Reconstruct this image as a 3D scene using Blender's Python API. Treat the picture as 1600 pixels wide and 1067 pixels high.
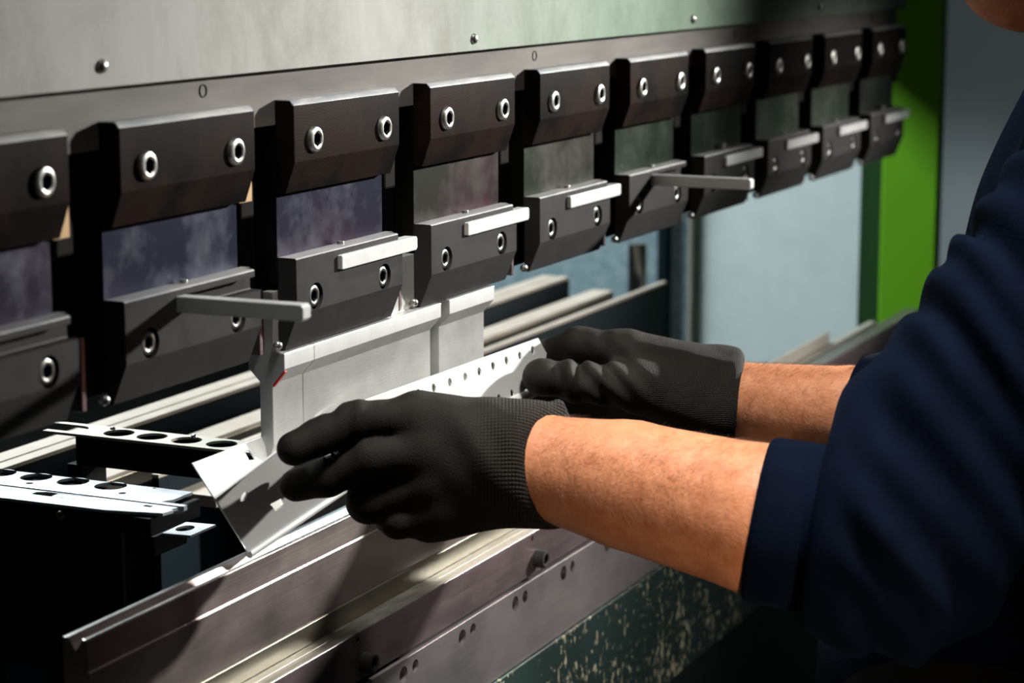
import bpy, bmesh, math, random
import numpy as np
from mathutils import Vector, Matrix
random.seed(7)
S = bpy.context.scene
COL = S.collection
for o in list(bpy.data.objects):
    bpy.data.objects.remove(o)

# ------------------------------------------------------------------ camera
CAM = np.array([-0.91040, -0.74652, 1.44945])
YAW, PITCH, FPX = 1.141052, 0.175877, 3505.0
FWD = np.array([math.sin(YAW)*math.cos(PITCH), math.cos(YAW)*math.cos(PITCH), -math.sin(PITCH)])
RGT = np.array([math.cos(YAW), -math.sin(YAW), 0.0])
UPV = np.cross(RGT, FWD)
cd = bpy.data.cameras.new('camera')
cam = bpy.data.objects.new('camera', cd)
COL.objects.link(cam)
cam.matrix_world = Matrix(((RGT[0], UPV[0], -FWD[0], CAM[0]), (RGT[1], UPV[1], -FWD[1], CAM[1]),
                           (RGT[2], UPV[2], -FWD[2], CAM[2]), (0, 0, 0, 1)))
cd.sensor_width = 36.0
cd.lens = FPX/1600*36
cd.clip_start = 0.05
cd.dof.use_dof = True
cd.dof.focus_distance = 1.62
cd.dof.aperture_fstop = 8.0
S.camera = cam

# ------------------------------------------------------------------ light, world, exposure
S.view_settings.view_transform = 'Standard'
S.view_settings.look = 'None'
S.view_settings.gamma = 1.0
S.view_settings.use_curve_mapping = False
S.view_settings.exposure = 0.0
w = bpy.data.worlds.new('hall'); S.world = w; w.use_nodes = True
w.node_tree.nodes['Background'].inputs[0].default_value = (0.75, 0.9, 1.0, 1)
w.node_tree.nodes['Background'].inputs[1].default_value = 0.010

def aim(o, target):
    d = Vector(target) - o.location
    o.rotation_euler = d.to_track_quat('-Z', 'Y').to_euler()

def spot(name, loc, target, power, size_deg, blend, radius, col=(1, 1, 1)):
    l = bpy.data.lights.new(name, 'SPOT'); l.energy = power; l.color = col
    l.spot_size = math.radians(size_deg); l.spot_blend = blend; l.shadow_soft_size = radius
    o = bpy.data.objects.new(name, l); COL.objects.link(o); o.location = loc; aim(o, target)
    return o

def area(name, loc, target, power, sx, sy, col=(1, 1, 1), spread=180):
    l = bpy.data.lights.new(name, 'AREA'); l.energy = power; l.color = col
    l.shape = 'RECTANGLE'; l.size = sx; l.size_y = sy; l.spread = math.radians(spread)
    o = bpy.data.objects.new(name, l); COL.objects.link(o); o.location = loc; aim(o, target)
    return o

spot('work_lamp', (2.35, -1.08, 1.80), (0.55, -0.02, 1.17), 420, 31, 1.0, 0.05, (1.0, 0.98, 0.93))
spot('overhead_lamp', (0.22, -0.72, 2.9), (0.52, -0.24, 1.06), 450, 22, 1.0, 0.22, (1.0, 0.97, 0.92))
area('rear_lamp', (1.5, 1.5, 2.6), (1.5, 0.35, 1.0), 100, 1.4, 0.4, (0.9, 0.98, 1.0))
spot('far_wall_fill', (5.9, 0.95, 0.30), (6.8, 1.08, 0.40), 9, 62, 1.0, 0.1, (0.9, 1.0, 1.0))  # added unseen light for the lower part of the far wall
spot('forearm_fill', (-0.55, -1.35, 0.95), (0.47, -0.28, 1.045), 85, 12, 1.0, 0.12, (1.0, 0.74, 0.52))  # added fill on the near forearm, stands in for bounce light
spot('bed_fill', (1.95, -1.45, 1.35), (0.98, -0.01, 0.80), 38, 22, 1.0, 0.15, (1.0, 0.97, 0.92))  # added fill that brightens the chipped bed front
spot('jaw_fill', (2.95, -1.35, 1.50), (1.62, 0.0, 1.13), 230, 14, 1.0, 0.1, (1.0, 0.95, 0.9))  # added light for the jaws at the right end of the row

# ------------------------------------------------------------------ helpers
def at(u, v, d):
    """world point seen at photograph pixel (u, v), d metres along the view axis"""
    return CAM + d*(FWD + RGT*(u-800)/FPX + UPV*(533.5-v)/FPX)

def tag(o, label=None, cat=None, group=None, kind=None):
    if label: o['label'] = label
    if cat: o['category'] = cat
    if group: o['group'] = group
    if kind: o['kind'] = kind
    return o

def empty(name, loc=(0, 0, 0)):
    o = bpy.data.objects.new(name, None); COL.objects.link(o); o.location = loc
    o.empty_display_size = 0.02
    return o

def smooth(me, on=True, ang=16):
    me.polygons.foreach_set('use_smooth', [on]*len(me.polygons))
    if on and ang:
        try: me.set_sharp_from_angle(angle=math.radians(ang))
        except Exception: pass

def link(name, me, mat, parent=None, loc=None):
    o = bpy.data.objects.new(name, me)
    if mat is not None and len(me.materials) == 0: me.materials.append(mat)
    COL.objects.link(o)
    if parent is not None: o.parent = parent
    if loc is not None: o.location = loc
    return o

def rebase(o):
    """put the origin of a top-level mesh at the centre of its base"""
    me = o.data
    co = np.empty(len(me.vertices)*3); me.vertices.foreach_get('co', co); co = co.reshape(-1, 3)
    b = (co.min(0)+co.max(0))/2; b[2] = co[:, 2].min()
    co -= b; me.vertices.foreach_set('co', co.ravel()); me.update()
    o.location = Vector(b)
    return o

def bm_mesh(bm, bevel=0.0, segs=2, ang=16):
    if bevel > 0:
        bmesh.ops.remove_doubles(bm, verts=bm.verts, dist=1e-6)
        bm.normal_update()
        es = [e for e in bm.edges if len(e.link_faces) == 2 and e.calc_face_angle(0) > math.radians(ang)]
        bmesh.ops.bevel(bm, geom=es, offset=bevel, segments=segs, affect='EDGES', clamp_overlap=True, profile=0.5)
    bmesh.ops.recalc_face_normals(bm, faces=bm.faces)
    me = bpy.data.meshes.new('mesh'); bm.to_mesh(me); bm.free()
    smooth(me)
    return me

def add_box(bm, a, b):
    (x0, y0, z0), (x1, y1, z1) = a, b
    v = [bm.verts.new(p) for p in ((x0, y0, z0), (x1, y0, z0), (x1, y1, z0), (x0, y1, z0),
                                   (x0, y0, z1), (x1, y0, z1), (x1, y1, z1), (x0, y1, z1))]
    for f in ((0, 3, 2, 1), (4, 5, 6, 7), (0, 1, 5, 4), (1, 2, 6, 5), (2, 3, 7, 6), (3, 0, 4, 7)):
        bm.faces.new([v[i] for i in f])

def box(a, b, bevel=0.0004):
    bm = bmesh.new(); add_box(bm, a, b)
    return bm_mesh(bm, bevel)

def boxes(lst, bevel=0.0004):
    bm = bmesh.new()
    for a, b in lst: add_box(bm, a, b)
    return bm_mesh(bm, bevel)

def prism_x(prof, x0, x1, bevel=0.0004):
    """profile of (y, z) points swept along x"""
    bm = bmesh.new()
    a = [bm.verts.new((x0, y, z)) for y, z in prof]
    b = [bm.verts.new((x1, y, z)) for y, z in prof]
    bm.faces.new(a); bm.faces.new(b[::-1])
    n = len(prof)
    for i in range(n):
        bm.faces.new([a[i], b[i], b[(i+1) % n], a[(i+1) % n]])
    return bm_mesh(bm, bevel)

def add_cyl(bm, p, axis, r, h, n=24, r2=None):
    """cylinder from p along axis"""
    ax = Vector(axis).normalized()
    u = ax.orthogonal().normalized(); v = ax.cross(u); p = Vector(p)
    r2 = r if r2 is None else r2
    A = [bm.verts.new(p+u*r*math.cos(t)+v*r*math.sin(t)) for t in [2*math.pi*i/n for i in range(n)]]
    B = [bm.verts.new(p+ax*h+u*r2*math.cos(t)+v*r2*math.sin(t)) for t in [2*math.pi*i/n for i in range(n)]]
    bm.faces.new(A[::-1]); bm.faces.new(B)
    for i in range(n): bm.faces.new([A[i], A[(i+1) % n], B[(i+1) % n], B[i]])

def cyl(p, axis, r, h, n=28, bevel=0.0004, r2=None):
    bm = bmesh.new(); add_cyl(bm, p, axis, r, h, n, r2)
    return bm_mesh(bm, bevel)

def ball(p, r, sq=(1, 1, 1), n=26):
    bm = bmesh.new(); bmesh.ops.create_uvsphere(bm, u_segments=n, v_segments=n//2+1, radius=r)
    for v in bm.verts: v.co = Vector((v.co.x*sq[0], v.co.y*sq[1], v.co.z*sq[2])) + Vector(p)
    return bm_mesh(bm)

def evald(o):
    dg = bpy.context.evaluated_depsgraph_get()
    me = bpy.data.meshes.new_from_object(o.evaluated_get(dg))
    bpy.data.objects.remove(o)
    return me

def cut(me, cutter, ang=16):
    """boolean difference of two meshes, returned as a mesh"""
    a = bpy.data.objects.new('a', me); b = bpy.data.objects.new('b', cutter)
    COL.objects.link(a); COL.objects.link(b)
    m = a.modifiers.new('c', 'BOOLEAN'); m.operation = 'DIFFERENCE'; m.object = b; m.solver = 'EXACT'
    r = evald(a); bpy.data.objects.remove(b)
    smooth(r, True, ang)
    return r

def plate(outline, holes, thick, frame=None, bevel=0.0):
    """flat sheet: 2-D outline with holes, given thickness; frame = (origin, u, v, n)"""
    c = bpy.data.curves.new('c', 'CURVE'); c.dimensions = '2D'; c.fill_mode = 'BOTH'
    c.extrude = thick/2; c.bevel_depth = bevel; c.bevel_resolution = 1
    for pts in [outline]+list(holes):
        s = c.splines.new('POLY'); s.points.add(len(pts)-1); s.use_cyclic_u = True
        for i, q in enumerate(pts): s.points[i].co = (q[0], q[1], 0, 1)
    o = bpy.data.objects.new('c', c); COL.objects.link(o)
    me = evald(o)
    if frame is not None:
        O, u, v, n = [Vector(k) for k in frame]
        me.transform(Matrix(((u.x, v.x, n.x, O.x), (u.y, v.y, n.y, O.y), (u.z, v.z, n.z, O.z), (0, 0, 0, 1))))
    bm = bmesh.new(); bm.from_mesh(me)
    bmesh.ops.remove_doubles(bm, verts=bm.verts, dist=1e-6)
    bmesh.ops.recalc_face_normals(bm, faces=bm.faces)
    bm.to_mesh(me); bm.free(); me.materials.clear()
    smooth(me)
    return me

def circ(x, y, r, n=28, ry=None):
    ry = ry or r
    return [(x+r*math.cos(2*math.pi*i/n), y+ry*math.sin(2*math.pi*i/n)) for i in range(n)]

def join(meshes, bevel=0):
    bm = bmesh.new()
    for m in meshes: bm.from_mesh(m)
    return bm_mesh(bm, bevel)

# ------------------------------------------------------------------ materials
def mat(name, col, rough=0.5, metal=0.0, spec=0.5):
    m = bpy.data.materials.new(name); m.use_nodes = True
    b = m.node_tree.nodes['Principled BSDF']
    b.inputs['Base Color'].default_value = (*col, 1)
    b.inputs['Roughness'].default_value = rough
    b.inputs['Metallic'].default_value = metal
    b.inputs['Specular IOR Level'].default_value = spec
    return m

def N(m, t, **kw):
    n = m.node_tree.nodes.new(t)
    for k, v in kw.items():
        if hasattr(n, k): setattr(n, k, v)
        else: n.inputs[k.replace('_', ' ')].default_value = v
    return n

def L(m, a, b): m.node_tree.links.new(a, b)

def coords(m, scale=(1, 1, 1), kind='Object', rot=(0, 0, 0)):
    if kind == 'World':
        t = N(m, 'ShaderNodeNewGeometry').outputs['Position']
    else:
        t = N(m, 'ShaderNodeTexCoord').outputs[kind]
    mp = N(m, 'ShaderNodeMapping'); mp.inputs['Scale'].default_value = scale
    mp.inputs['Rotation'].default_value = rot
    L(m, t, mp.inputs['Vector'])
    return mp.outputs['Vector']

def noise(m, vec, scale=5, detail=4, rough=0.55, dist=0.0):
    n = N(m, 'ShaderNodeTexNoise'); n.inputs['Scale'].default_value = scale
    n.inputs['Detail'].default_value = detail; n.inputs['Roughness'].default_value = rough
    n.inputs['Distortion'].default_value = dist
    L(m, vec, n.inputs['Vector'])
    return n.outputs['Fac']

def ramp(m, fac, stops, interp='LINEAR'):
    r = N(m, 'ShaderNodeValToRGB'); cr = r.color_ramp; cr.interpolation = interp
    while len(cr.elements) < len(stops): cr.elements.new(0.5)
    for e, (p, c) in zip(cr.elements, stops):
        e.position = p; e.color = (*c, 1) if len(c) == 3 else c
    L(m, fac, r.inputs['Fac'])
    return r.outputs['Color']

def mixc(m, fac, a, b, blend='MIX'):
    n = N(m, 'ShaderNodeMix', data_type='RGBA', blend_type=blend)
    for s, val in ((0, fac), (6, a), (7, b)):
        if isinstance(val, (int, float)): n.inputs[s].default_value = val
        elif isinstance(val, tuple): n.inputs[s].default_value = (*val, 1) if len(val) == 3 else val
        else: L(m, val, n.inputs[s])
    return n.outputs[2]

def bsdf(m): return m.node_tree.nodes['Principled BSDF']
def setc(m, c): L(m, c, bsdf(m).inputs['Base Color'])
def setr(m, fac, lo, hi):
    n = N(m, 'ShaderNodeMapRange'); n.inputs['To Min'].default_value = lo; n.inputs['To Max'].default_value = hi
    L(m, fac, n.inputs['Value']); L(m, n.outputs[0], bsdf(m).inputs['Roughness'])
def bump(m, fac, dist, strength=1.0):
    b = N(m, 'ShaderNodeBump'); b.inputs['Strength'].default_value = strength; b.inputs['Distance'].default_value = dist
    L(m, fac, b.inputs['Height']); L(m, b.outputs['Normal'], bsdf(m).inputs['Normal'])

def steel(name, c1, c2, rough=(0.3, 0.5), metal=0.9, stretch=(1, 1, 1), scale=20, grain=(3, 400, 400), gb=0.00006):
    m = mat(name, c1, 0.4, metal)
    v = coords(m, stretch, 'World')
    n = noise(m, v, scale, 5, 0.6)
    setc(m, ramp(m, n, [(0.32, c1), (0.68, c2)]))
    setr(m, n, *rough)
    g = noise(m, coords(m, grain, 'World'), 1.0, 2, 0.5)
    bump(m, g, gb)
    return m

M = {}
# ram cover sheet: zinc-grey sheet with vertical drip streaks and a green reflection painted into its right end
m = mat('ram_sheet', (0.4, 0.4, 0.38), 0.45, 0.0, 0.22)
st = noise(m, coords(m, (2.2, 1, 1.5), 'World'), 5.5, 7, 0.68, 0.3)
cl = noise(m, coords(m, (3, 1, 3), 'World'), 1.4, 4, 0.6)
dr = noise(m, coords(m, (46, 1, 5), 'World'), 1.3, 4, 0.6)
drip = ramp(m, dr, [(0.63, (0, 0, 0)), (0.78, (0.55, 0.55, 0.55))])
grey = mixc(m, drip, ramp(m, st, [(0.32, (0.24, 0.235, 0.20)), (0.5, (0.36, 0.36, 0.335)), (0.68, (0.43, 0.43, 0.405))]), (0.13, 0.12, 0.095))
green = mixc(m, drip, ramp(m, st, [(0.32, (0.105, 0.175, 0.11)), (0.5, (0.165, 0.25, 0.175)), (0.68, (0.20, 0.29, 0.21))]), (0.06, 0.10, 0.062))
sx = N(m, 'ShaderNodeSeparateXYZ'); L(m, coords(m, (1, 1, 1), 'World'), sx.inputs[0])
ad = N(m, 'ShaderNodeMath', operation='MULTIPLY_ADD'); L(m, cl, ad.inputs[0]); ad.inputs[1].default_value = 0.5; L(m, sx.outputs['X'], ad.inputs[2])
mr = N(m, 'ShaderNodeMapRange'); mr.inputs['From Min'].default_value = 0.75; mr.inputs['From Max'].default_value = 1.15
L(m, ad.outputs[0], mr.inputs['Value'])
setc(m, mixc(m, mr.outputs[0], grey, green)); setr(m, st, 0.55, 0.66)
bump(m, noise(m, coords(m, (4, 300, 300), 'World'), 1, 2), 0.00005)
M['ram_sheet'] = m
M['strip'] = steel('machined_strip', (0.13, 0.121, 0.113), (0.20, 0.186, 0.173), (0.55, 0.65), 0.1, (1, 1, 6), 8)
# blackened steel of the upper clamps, brown-purple oxide sheen and milling arcs
m = mat('black_oxide', (0.05, 0.045, 0.045), 0.38, 0.0, 0.015)
n1 = noise(m, coords(m, (1, 1, 1), 'World'), 14, 4, 0.6)
setc(m, ramp(m, n1, [(0.3, (0.0050, 0.0062, 0.0068)), (0.45, (0.0095, 0.0074, 0.0072)), (0.57, (0.0210, 0.0130, 0.0105)), (0.7, (0.0190, 0.0080, 0.0088))]))
setr(m, n1, 0.50, 0.62)
wv = N(m, 'ShaderNodeTexWave', wave_type='RINGS', rings_direction='Y'); wv.inputs['Scale'].default_value = 150; wv.inputs['Distortion'].default_value = 0.6
L(m, coords(m, (1, 1, 1), 'Object'), wv.inputs['Vector'])
bump(m, wv.outputs['Fac'], 0.00003, 0.6)
M['black'] = m
M['jaw'] = steel('phosphated_steel', (0.034, 0.034, 0.0355), (0.044, 0.0435, 0.043), (0.5, 0.58), 0.0, (1, 1, 1), 60, (200, 200, 200), 0.00004)
M['edge_highlight'] = steel('painted_edge_highlight', (0.26, 0.28, 0.31), (0.46, 0.45, 0.42), (0.4, 0.6), 0.4, (1, 6, 1), 30)  # upward faces painted pale to hold the highlight on clamp edges
M['brass'] = mat('brass_shim', (0.42, 0.27, 0.13), 0.5, 0.5)
M['darkmetal'] = mat('dark_backing', (0.0035, 0.003, 0.003), 0.65, 0.0, 0.04)
# case-hardened adapter plates, mottled blue, violet, pink and green, partly as painted reflections
def temper_and_reflection(name, c1, c2, c3, pale):
    m = mat(name, c1, 0.5, 1.0)
    bsdf(m).inputs['Specular Tint'].default_value = (0.55, 0.55, 0.56, 1)
    a = noise(m, coords(m, (1, 1, 1), 'World'), 15, 6, 0.66)
    b = noise(m, coords(m, (0.8, 1, 1), 'World'), 7.5, 3, 0.5)
    pat = ramp(m, b, [(0.36, c1), (0.5, c2), (0.62, c3)])
    setc(m, mixc(m, ramp(m, a, [(0.46, (0, 0, 0)), (0.72, (1, 1, 1))]), pat, pale))
    setr(m, a, 0.44, 0.56)
    bump(m, noise(m, coords(m, (120, 120, 120), 'World'), 1.5, 3), 0.00004)
    return m
M['temper_and_reflection'] = temper_and_reflection('blue_temper_and_reflection_plate', (0.014, 0.017, 0.027), (0.019, 0.017, 0.026), (0.029, 0.018, 0.027), (0.080, 0.080, 0.100))
M['temper_and_reflection2'] = temper_and_reflection('pink_temper_and_reflection_plate', (0.020, 0.027, 0.018), (0.026, 0.024, 0.022), (0.036, 0.019, 0.023), (0.062, 0.058, 0.055))
M['temper_and_reflection3'] = temper_and_reflection('green_temper_and_reflection_plate', (0.013, 0.021, 0.014), (0.018, 0.024, 0.018), (0.020, 0.020, 0.019), (0.040, 0.048, 0.038))
M['bolt'] = steel('bolt_steel', (0.36, 0.36, 0.335), (0.48, 0.48, 0.455), (0.3, 0.42), 0.9, (1, 1, 1), 90)
M['boltdark'] = steel('oiled_bolt_steel', (0.17, 0.17, 0.16), (0.26, 0.255, 0.24), (0.3, 0.42), 0.9, (1, 1, 1), 90)
M['socket'] = mat('dark_socket', (0.012, 0.012, 0.012), 0.5, 0.4)  # darker colour on the recess faces
for k_ in ('jaw', 'strip'): bsdf(M[k_]).inputs['Specular IOR Level'].default_value = 0.06
M['lever'] = steel('polished_lever', (0.82, 0.85, 0.84), (0.92, 0.94, 0.93), (0.28, 0.36), 0.3, (1, 1, 1), 40)
M['chrome'] = mat('dull_chrome', (0.42, 0.40, 0.37), 0.22, 1.0)
M['punch'] = steel('ground_punch', (0.42, 0.42, 0.405), (0.52, 0.52, 0.50), (0.42, 0.5), 0.5, (1, 1, 1), 30, (60, 60, 900), 0.00008)
M['die'] = steel('ground_die', (0.24, 0.20, 0.19), (0.33, 0.27, 0.255), (0.34, 0.46), 0.85, (2, 1, 4), 9, (6, 500, 500), 0.00008)
M['lip'] = steel('polished_die_lip', (0.75, 0.75, 0.72), (0.85, 0.85, 0.82), (0.16, 0.24), 1.0)
M['olive'] = steel('oiled_steel', (0.13, 0.12, 0.09), (0.2, 0.18, 0.14), (0.3, 0.42), 0.85, (2, 1, 4), 8)
M['rail'] = steel('worn_rail', (0.20, 0.155, 0.16), (0.31, 0.24, 0.25), (0.3, 0.46), 0.85, (1.2, 1, 4), 9, (8, 400, 400), 0.00006)
M['ledge'] = steel('scuffed_ledge', (0.16, 0.155, 0.135), (0.27, 0.26, 0.23), (0.3, 0.52), 0.85, (3, 8, 1), 14)
m = steel('bed_plate_steel', (0.26, 0.25, 0.26), (0.40, 0.345, 0.35), (0.3, 0.5), 0.85, (1, 1, 1.4), 7, (5, 300, 300), 0.00008)
M['bedplate'] = m
# dark green enamel with chips of bare metal
m = mat('chipped_green', (0.012, 0.03, 0.026), 0.35, 0.1)
big = noise(m, coords(m, (1, 1, 0.8), 'World'), 9, 3, 0.6)
fin = noise(m, coords(m, (1, 1, 0.55), 'World'), 210, 3, 0.62)
md = noise(m, coords(m, (1, 1, 0.45), 'World'), 85, 4, 0.7)
mu = N(m, 'ShaderNodeMath', operation='MULTIPLY_ADD'); L(m, big, mu.inputs[0]); mu.inputs[1].default_value = 0.42; L(m, fin, mu.inputs[2])
mu2 = N(m, 'ShaderNodeMath', operation='MULTIPLY_ADD'); L(m, md, mu2.inputs[0]); mu2.inputs[1].default_value = 0.55; L(m, mu.outputs[0], mu2.inputs[2])
mr = N(m, 'ShaderNodeMapRange'); mr.inputs['From Min'].default_value = 1.105; mr.inputs['From Max'].default_value = 1.15
L(m, mu2.outputs[0], mr.inputs['Value'])
setc(m, mixc(m, mr.outputs[0], (0.020, 0.040, 0.036), (0.50, 0.47, 0.32)))
M['chipped'] = m
M['kick'] = mat('dark_green_enamel', (0.012, 0.018, 0.017), 0.45)
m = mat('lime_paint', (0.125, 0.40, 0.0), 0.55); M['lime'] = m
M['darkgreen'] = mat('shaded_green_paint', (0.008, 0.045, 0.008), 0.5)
m = mat('pale_cabinet', (0.42, 0.50, 0.50), 0.42, 0.0)
setc(m, ramp(m, noise(m, coords(m, (1, 1, 1), 'World'), 18, 5, 0.7), [(0.3, (0.60, 0.71, 0.71)), (0.7, (0.69, 0.80, 0.80))])); M['pale'] = m
m = mat('hammered_blue', (0.2, 0.3, 0.34), 0.4, 0.0)
setc(m, ramp(m, noise(m, coords(m, (1, 1, 1), 'World'), 55, 4, 0.7), [(0.35, (0.15, 0.24, 0.28)), (0.65, (0.30, 0.40, 0.43))])); M['hammer'] = m
M['bluedark'] = mat('blue_black_paint', (0.004, 0.012, 0.018), 0.6, 0.0, 0.08)
M['beamtop'] = steel('bright_rail_top', (0.38, 0.325, 0.265), (0.48, 0.42, 0.35), (0.5, 0.6), 0.15, (1, 1, 1), 20)
M['zinc'] = steel('zinc_plate', (0.34, 0.36, 0.38), (0.56, 0.58, 0.60), (0.3, 0.5), 0.8, (3, 1, 1), 18)
M['zincdull'] = steel('dull_plate', (0.36, 0.34, 0.29), (0.45, 0.43, 0.37), (0.5, 0.6), 0.6)
M['blackpaint'] = mat('black_paint', (0.0035, 0.0035, 0.004), 0.7, 0.0, 0.15)
M['sheet'] = steel('work_sheet', (0.90, 0.90, 0.88), (0.94, 0.94, 0.92), (0.30, 0.38), 0.4, (1, 1, 1), 25, (60, 60, 60), 0.00002)
M['concrete'] = mat('concrete_floor', (0.06, 0.06, 0.06), 0.7)
setc(M['concrete'], ramp(M['concrete'], noise(M['concrete'], coords(M['concrete'], kind='World'), 4, 6), [(0.3, (0.04, 0.04, 0.04)), (0.7, (0.08, 0.08, 0.078))]))
M['wall'] = mat('hall_wall', (0.35, 0.40, 0.42), 0.8)
setc(M['wall'], ramp(M['wall'], noise(M['wall'], coords(M['wall'], kind='World'), 2, 4), [(0.3, (0.32, 0.37, 0.39)), (0.7, (0.38, 0.43, 0.45))]))

# ------------------------------------------------------------------ setting
def struct(name, me, m):
    return tag(rebase(link(name, me, m)), kind='structure')
struct('floor', box((-3.5, -3.5, -0.1), (7.0, 4.2, 0.0), 0), M['concrete'])
struct('wall_back', box((-3.5, 4.0, 0.0), (7.0, 4.2, 4.0), 0), M['wall'])
struct('wall_right', box((6.8, -3.5, 0.0), (7.0, 4.0, 4.0), 0), M['wall'])

# ------------------------------------------------------------------ socket bolts
def bolt_mesh(r, head, hexr, rim, deep=0.006):
    """socket head seen along -y: rounded rim, hexagonal recess, axis on y, back at y=0"""
    bm = bmesh.new(); n = 30
    def ring(rad, y, hexa=False):
        vs = []
        for i in range(n):
            t = 2*math.pi*i/n
            rr = rad
            if hexa: rr = rad*math.cos(math.pi/6)/math.cos(((t+math.pi/6) % (math.pi/3))-math.pi/6)
            vs.append(bm.verts.new((rr*math.cos(t), y, rr*math.sin(t))))
        return vs
    prof = [(r, 0.004, 0), (r, -head+rim, 0), (r-rim*0.3, -head+rim*0.3, 0), (r-rim, -head, 0), (hexr*1.22, -head, 0),
            (hexr*1.08, -head+0.0006, 1), (hexr*1.04, -head+deep, 1)]
    rings = [ring(a, y, h) for a, y, h in prof]
    for p, q in zip(rings, rings[1:]):
        for i in range(n): bm.faces.new([p[i], p[(i+1) % n], q[(i+1) % n], q[i]])
    last = bm.faces.new(rings[-1]); last.material_index = 1
    k = len(rings)
    bm.faces.ensure_lookup_table()
    for f in bm.faces:
        c = f.calc_center_median()
        if c.y > -head+0.0012 and (c.x**2+c.z**2)**.5 < hexr*1.15: f.material_index = 1
    bmesh.ops.recalc_face_normals(bm, faces=bm.faces)
    me = bpy.data.meshes.new('bolt'); bm.to_mesh(me); bm.free(); smooth(me, True, 40)
    me.materials.append(M['bolt']); me.materials.append(M['socket'])
    return me
BOLT_UP = bolt_mesh(0.0088, 0.0034, 0.0047, 0.0022)
BOLT_LOW = bolt_mesh(0.0076, 0.0, 0.0040, 0.0016)
BOLT_LOW.materials[0] = M['boltdark']

# ------------------------------------------------------------------ ram
ram = tag(empty('press_ram', (0.55, 0.04, 1.3305)), 'grey steel press ram with riveted cover sheet above the row of clamps', 'press ram')
RL = Vector((0.55, 0.04, 1.3305))
def part(name, me, m, parent, base):
    """mesh given in world coordinates, stored relative to its thing's base"""
    me.transform(Matrix.Translation(-Vector(base)))
    return link(name, me, m, parent)
part('clamp_strip', box((-0.95, 0.0145, 1.3305), (1.93, 0.07, 1.42), 0.0006), M['strip'], ram, RL)
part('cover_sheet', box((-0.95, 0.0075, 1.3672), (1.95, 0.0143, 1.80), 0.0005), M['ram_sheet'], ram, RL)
part('ram_body', box((-0.95, 0.0148, 1.421), (2.09, 0.26, 1.82), 0.001), M['darkmetal'], ram, RL)  # unseen depth and right end sized to shade the green column's top
for x, z in ((0.1695, 1.3797), (0.664, 1.3765), (1.1539, 1.3766), (1.5712, 1.3788)):
    part('cover_screw', ball((x, 0.0075, z), 0.0042, (1, 0.75, 1)), M['bolt'], ram, RL)
for x, z in ((0.2871, 1.3585), (0.7945, 1.3575), (1.2997, 1.3580), (1.8153, 1.3582)):
    s = bolt_mesh(0.0042, 0.0004, 0.0034, 0.0004, 0.0035)
    s.transform(Matrix.Translation((x, 0.0143, z)))
    s.materials[0] = M['jaw']
    part('strip_screw', s, None, ram, RL)

# ------------------------------------------------------------------ tool holders (ten)
# local frame: x from the left end of the clamp plate, y = 0 at its front, z = 0 at the lower jaw's foot (1.180)
ZB = 1.180
def up_block():
    me = prism_x([(0, 0.1265), (0, 0.164), (0.003, 0.1675), (0.0143, 0.1675), (0.0143, 0.1055), (0.0075, 0.1055)], 0, 0.150, 0.0005)
    me.materials.append(M['black']); me.materials.append(M['edge_highlight'])
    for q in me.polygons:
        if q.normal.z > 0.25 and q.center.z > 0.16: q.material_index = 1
    return me
def jaw_mesh():
    me = prism_x([(0, 0.0245), (0, 0.0617), (0.0009, 0.0626), (0.0143, 0.0626), (0.0143, 0.0), (0.010, 0.0)], 0, 0.1535, 0.0003)
    bm = bmesh.new()
    add_box(bm, (0.0565, -0.01, 0.0480), (0.2, 0.0078, 0.0577))
    c = bm_mesh(bm, 0.0012, 2)
    me = cut(me, c)
    me = cut(me, box((0.1465, -0.01, 0.0560), (0.2, 0.0076, 0.09), 0))
    bm = bmesh.new()
    for x in (0.026, 0.1253): add_cyl(bm, (x, -0.01, 0.0337), (0, 1, 0), 0.0094, 0.0165, 36)
    c = bm_mesh(bm)
    me = cut(me, c)
    me.materials.clear(); me.materials.append(M['jaw']); me.materials.append(M['edge_highlight'])
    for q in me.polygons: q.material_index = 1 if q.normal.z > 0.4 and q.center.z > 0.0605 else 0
    return me
def adapter_mesh():
    return boxes([((0.0, 0.0146, 0.044), (0.150, 0.0318, 0.1498))], 0.0005)
def backing_mesh():
    return boxes([((-0.020, 0.0320, 0.006), (0.1785, 0.046, 0.1498)), ((-0.020, 0.0236, 0.004), (0.1785, 0.0318, 0.040))], 0.0006)
def lever_mesh():
    # pivot at origin, bar along +x, front face at y=-0.0075
    out = [(-0.005, -0.0042), (-0.0035, -0.0045), (0.1065, -0.0045), (0.108, -0.003), (0.108, 0.003), (0.1065, 0.0045), (-0.0035, 0.0045), (-0.005, 0.0042)]
    return plate(out, [], 0.0090, ((0, -0.0030, 0), (1, 0, 0), (0, 0, 1), (0, -1, 0)), 0.0005)
def stud_mesh():
    bm = bmesh.new(); x = 0.150
    for i in range(14):
        add_cyl(bm, (x, 0.024, 0.139), (1, 0, 0), 0.0034, 0.0018, 14, 0.0042); x += 0.0018
    return bm_mesh(bm)
NUBUP = cyl((0.078, 0.0095, 0.0622), (0, 0, 1), 0.0034, 0.0064, 14); NUBUP.materials.append(M['bolt'])
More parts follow.
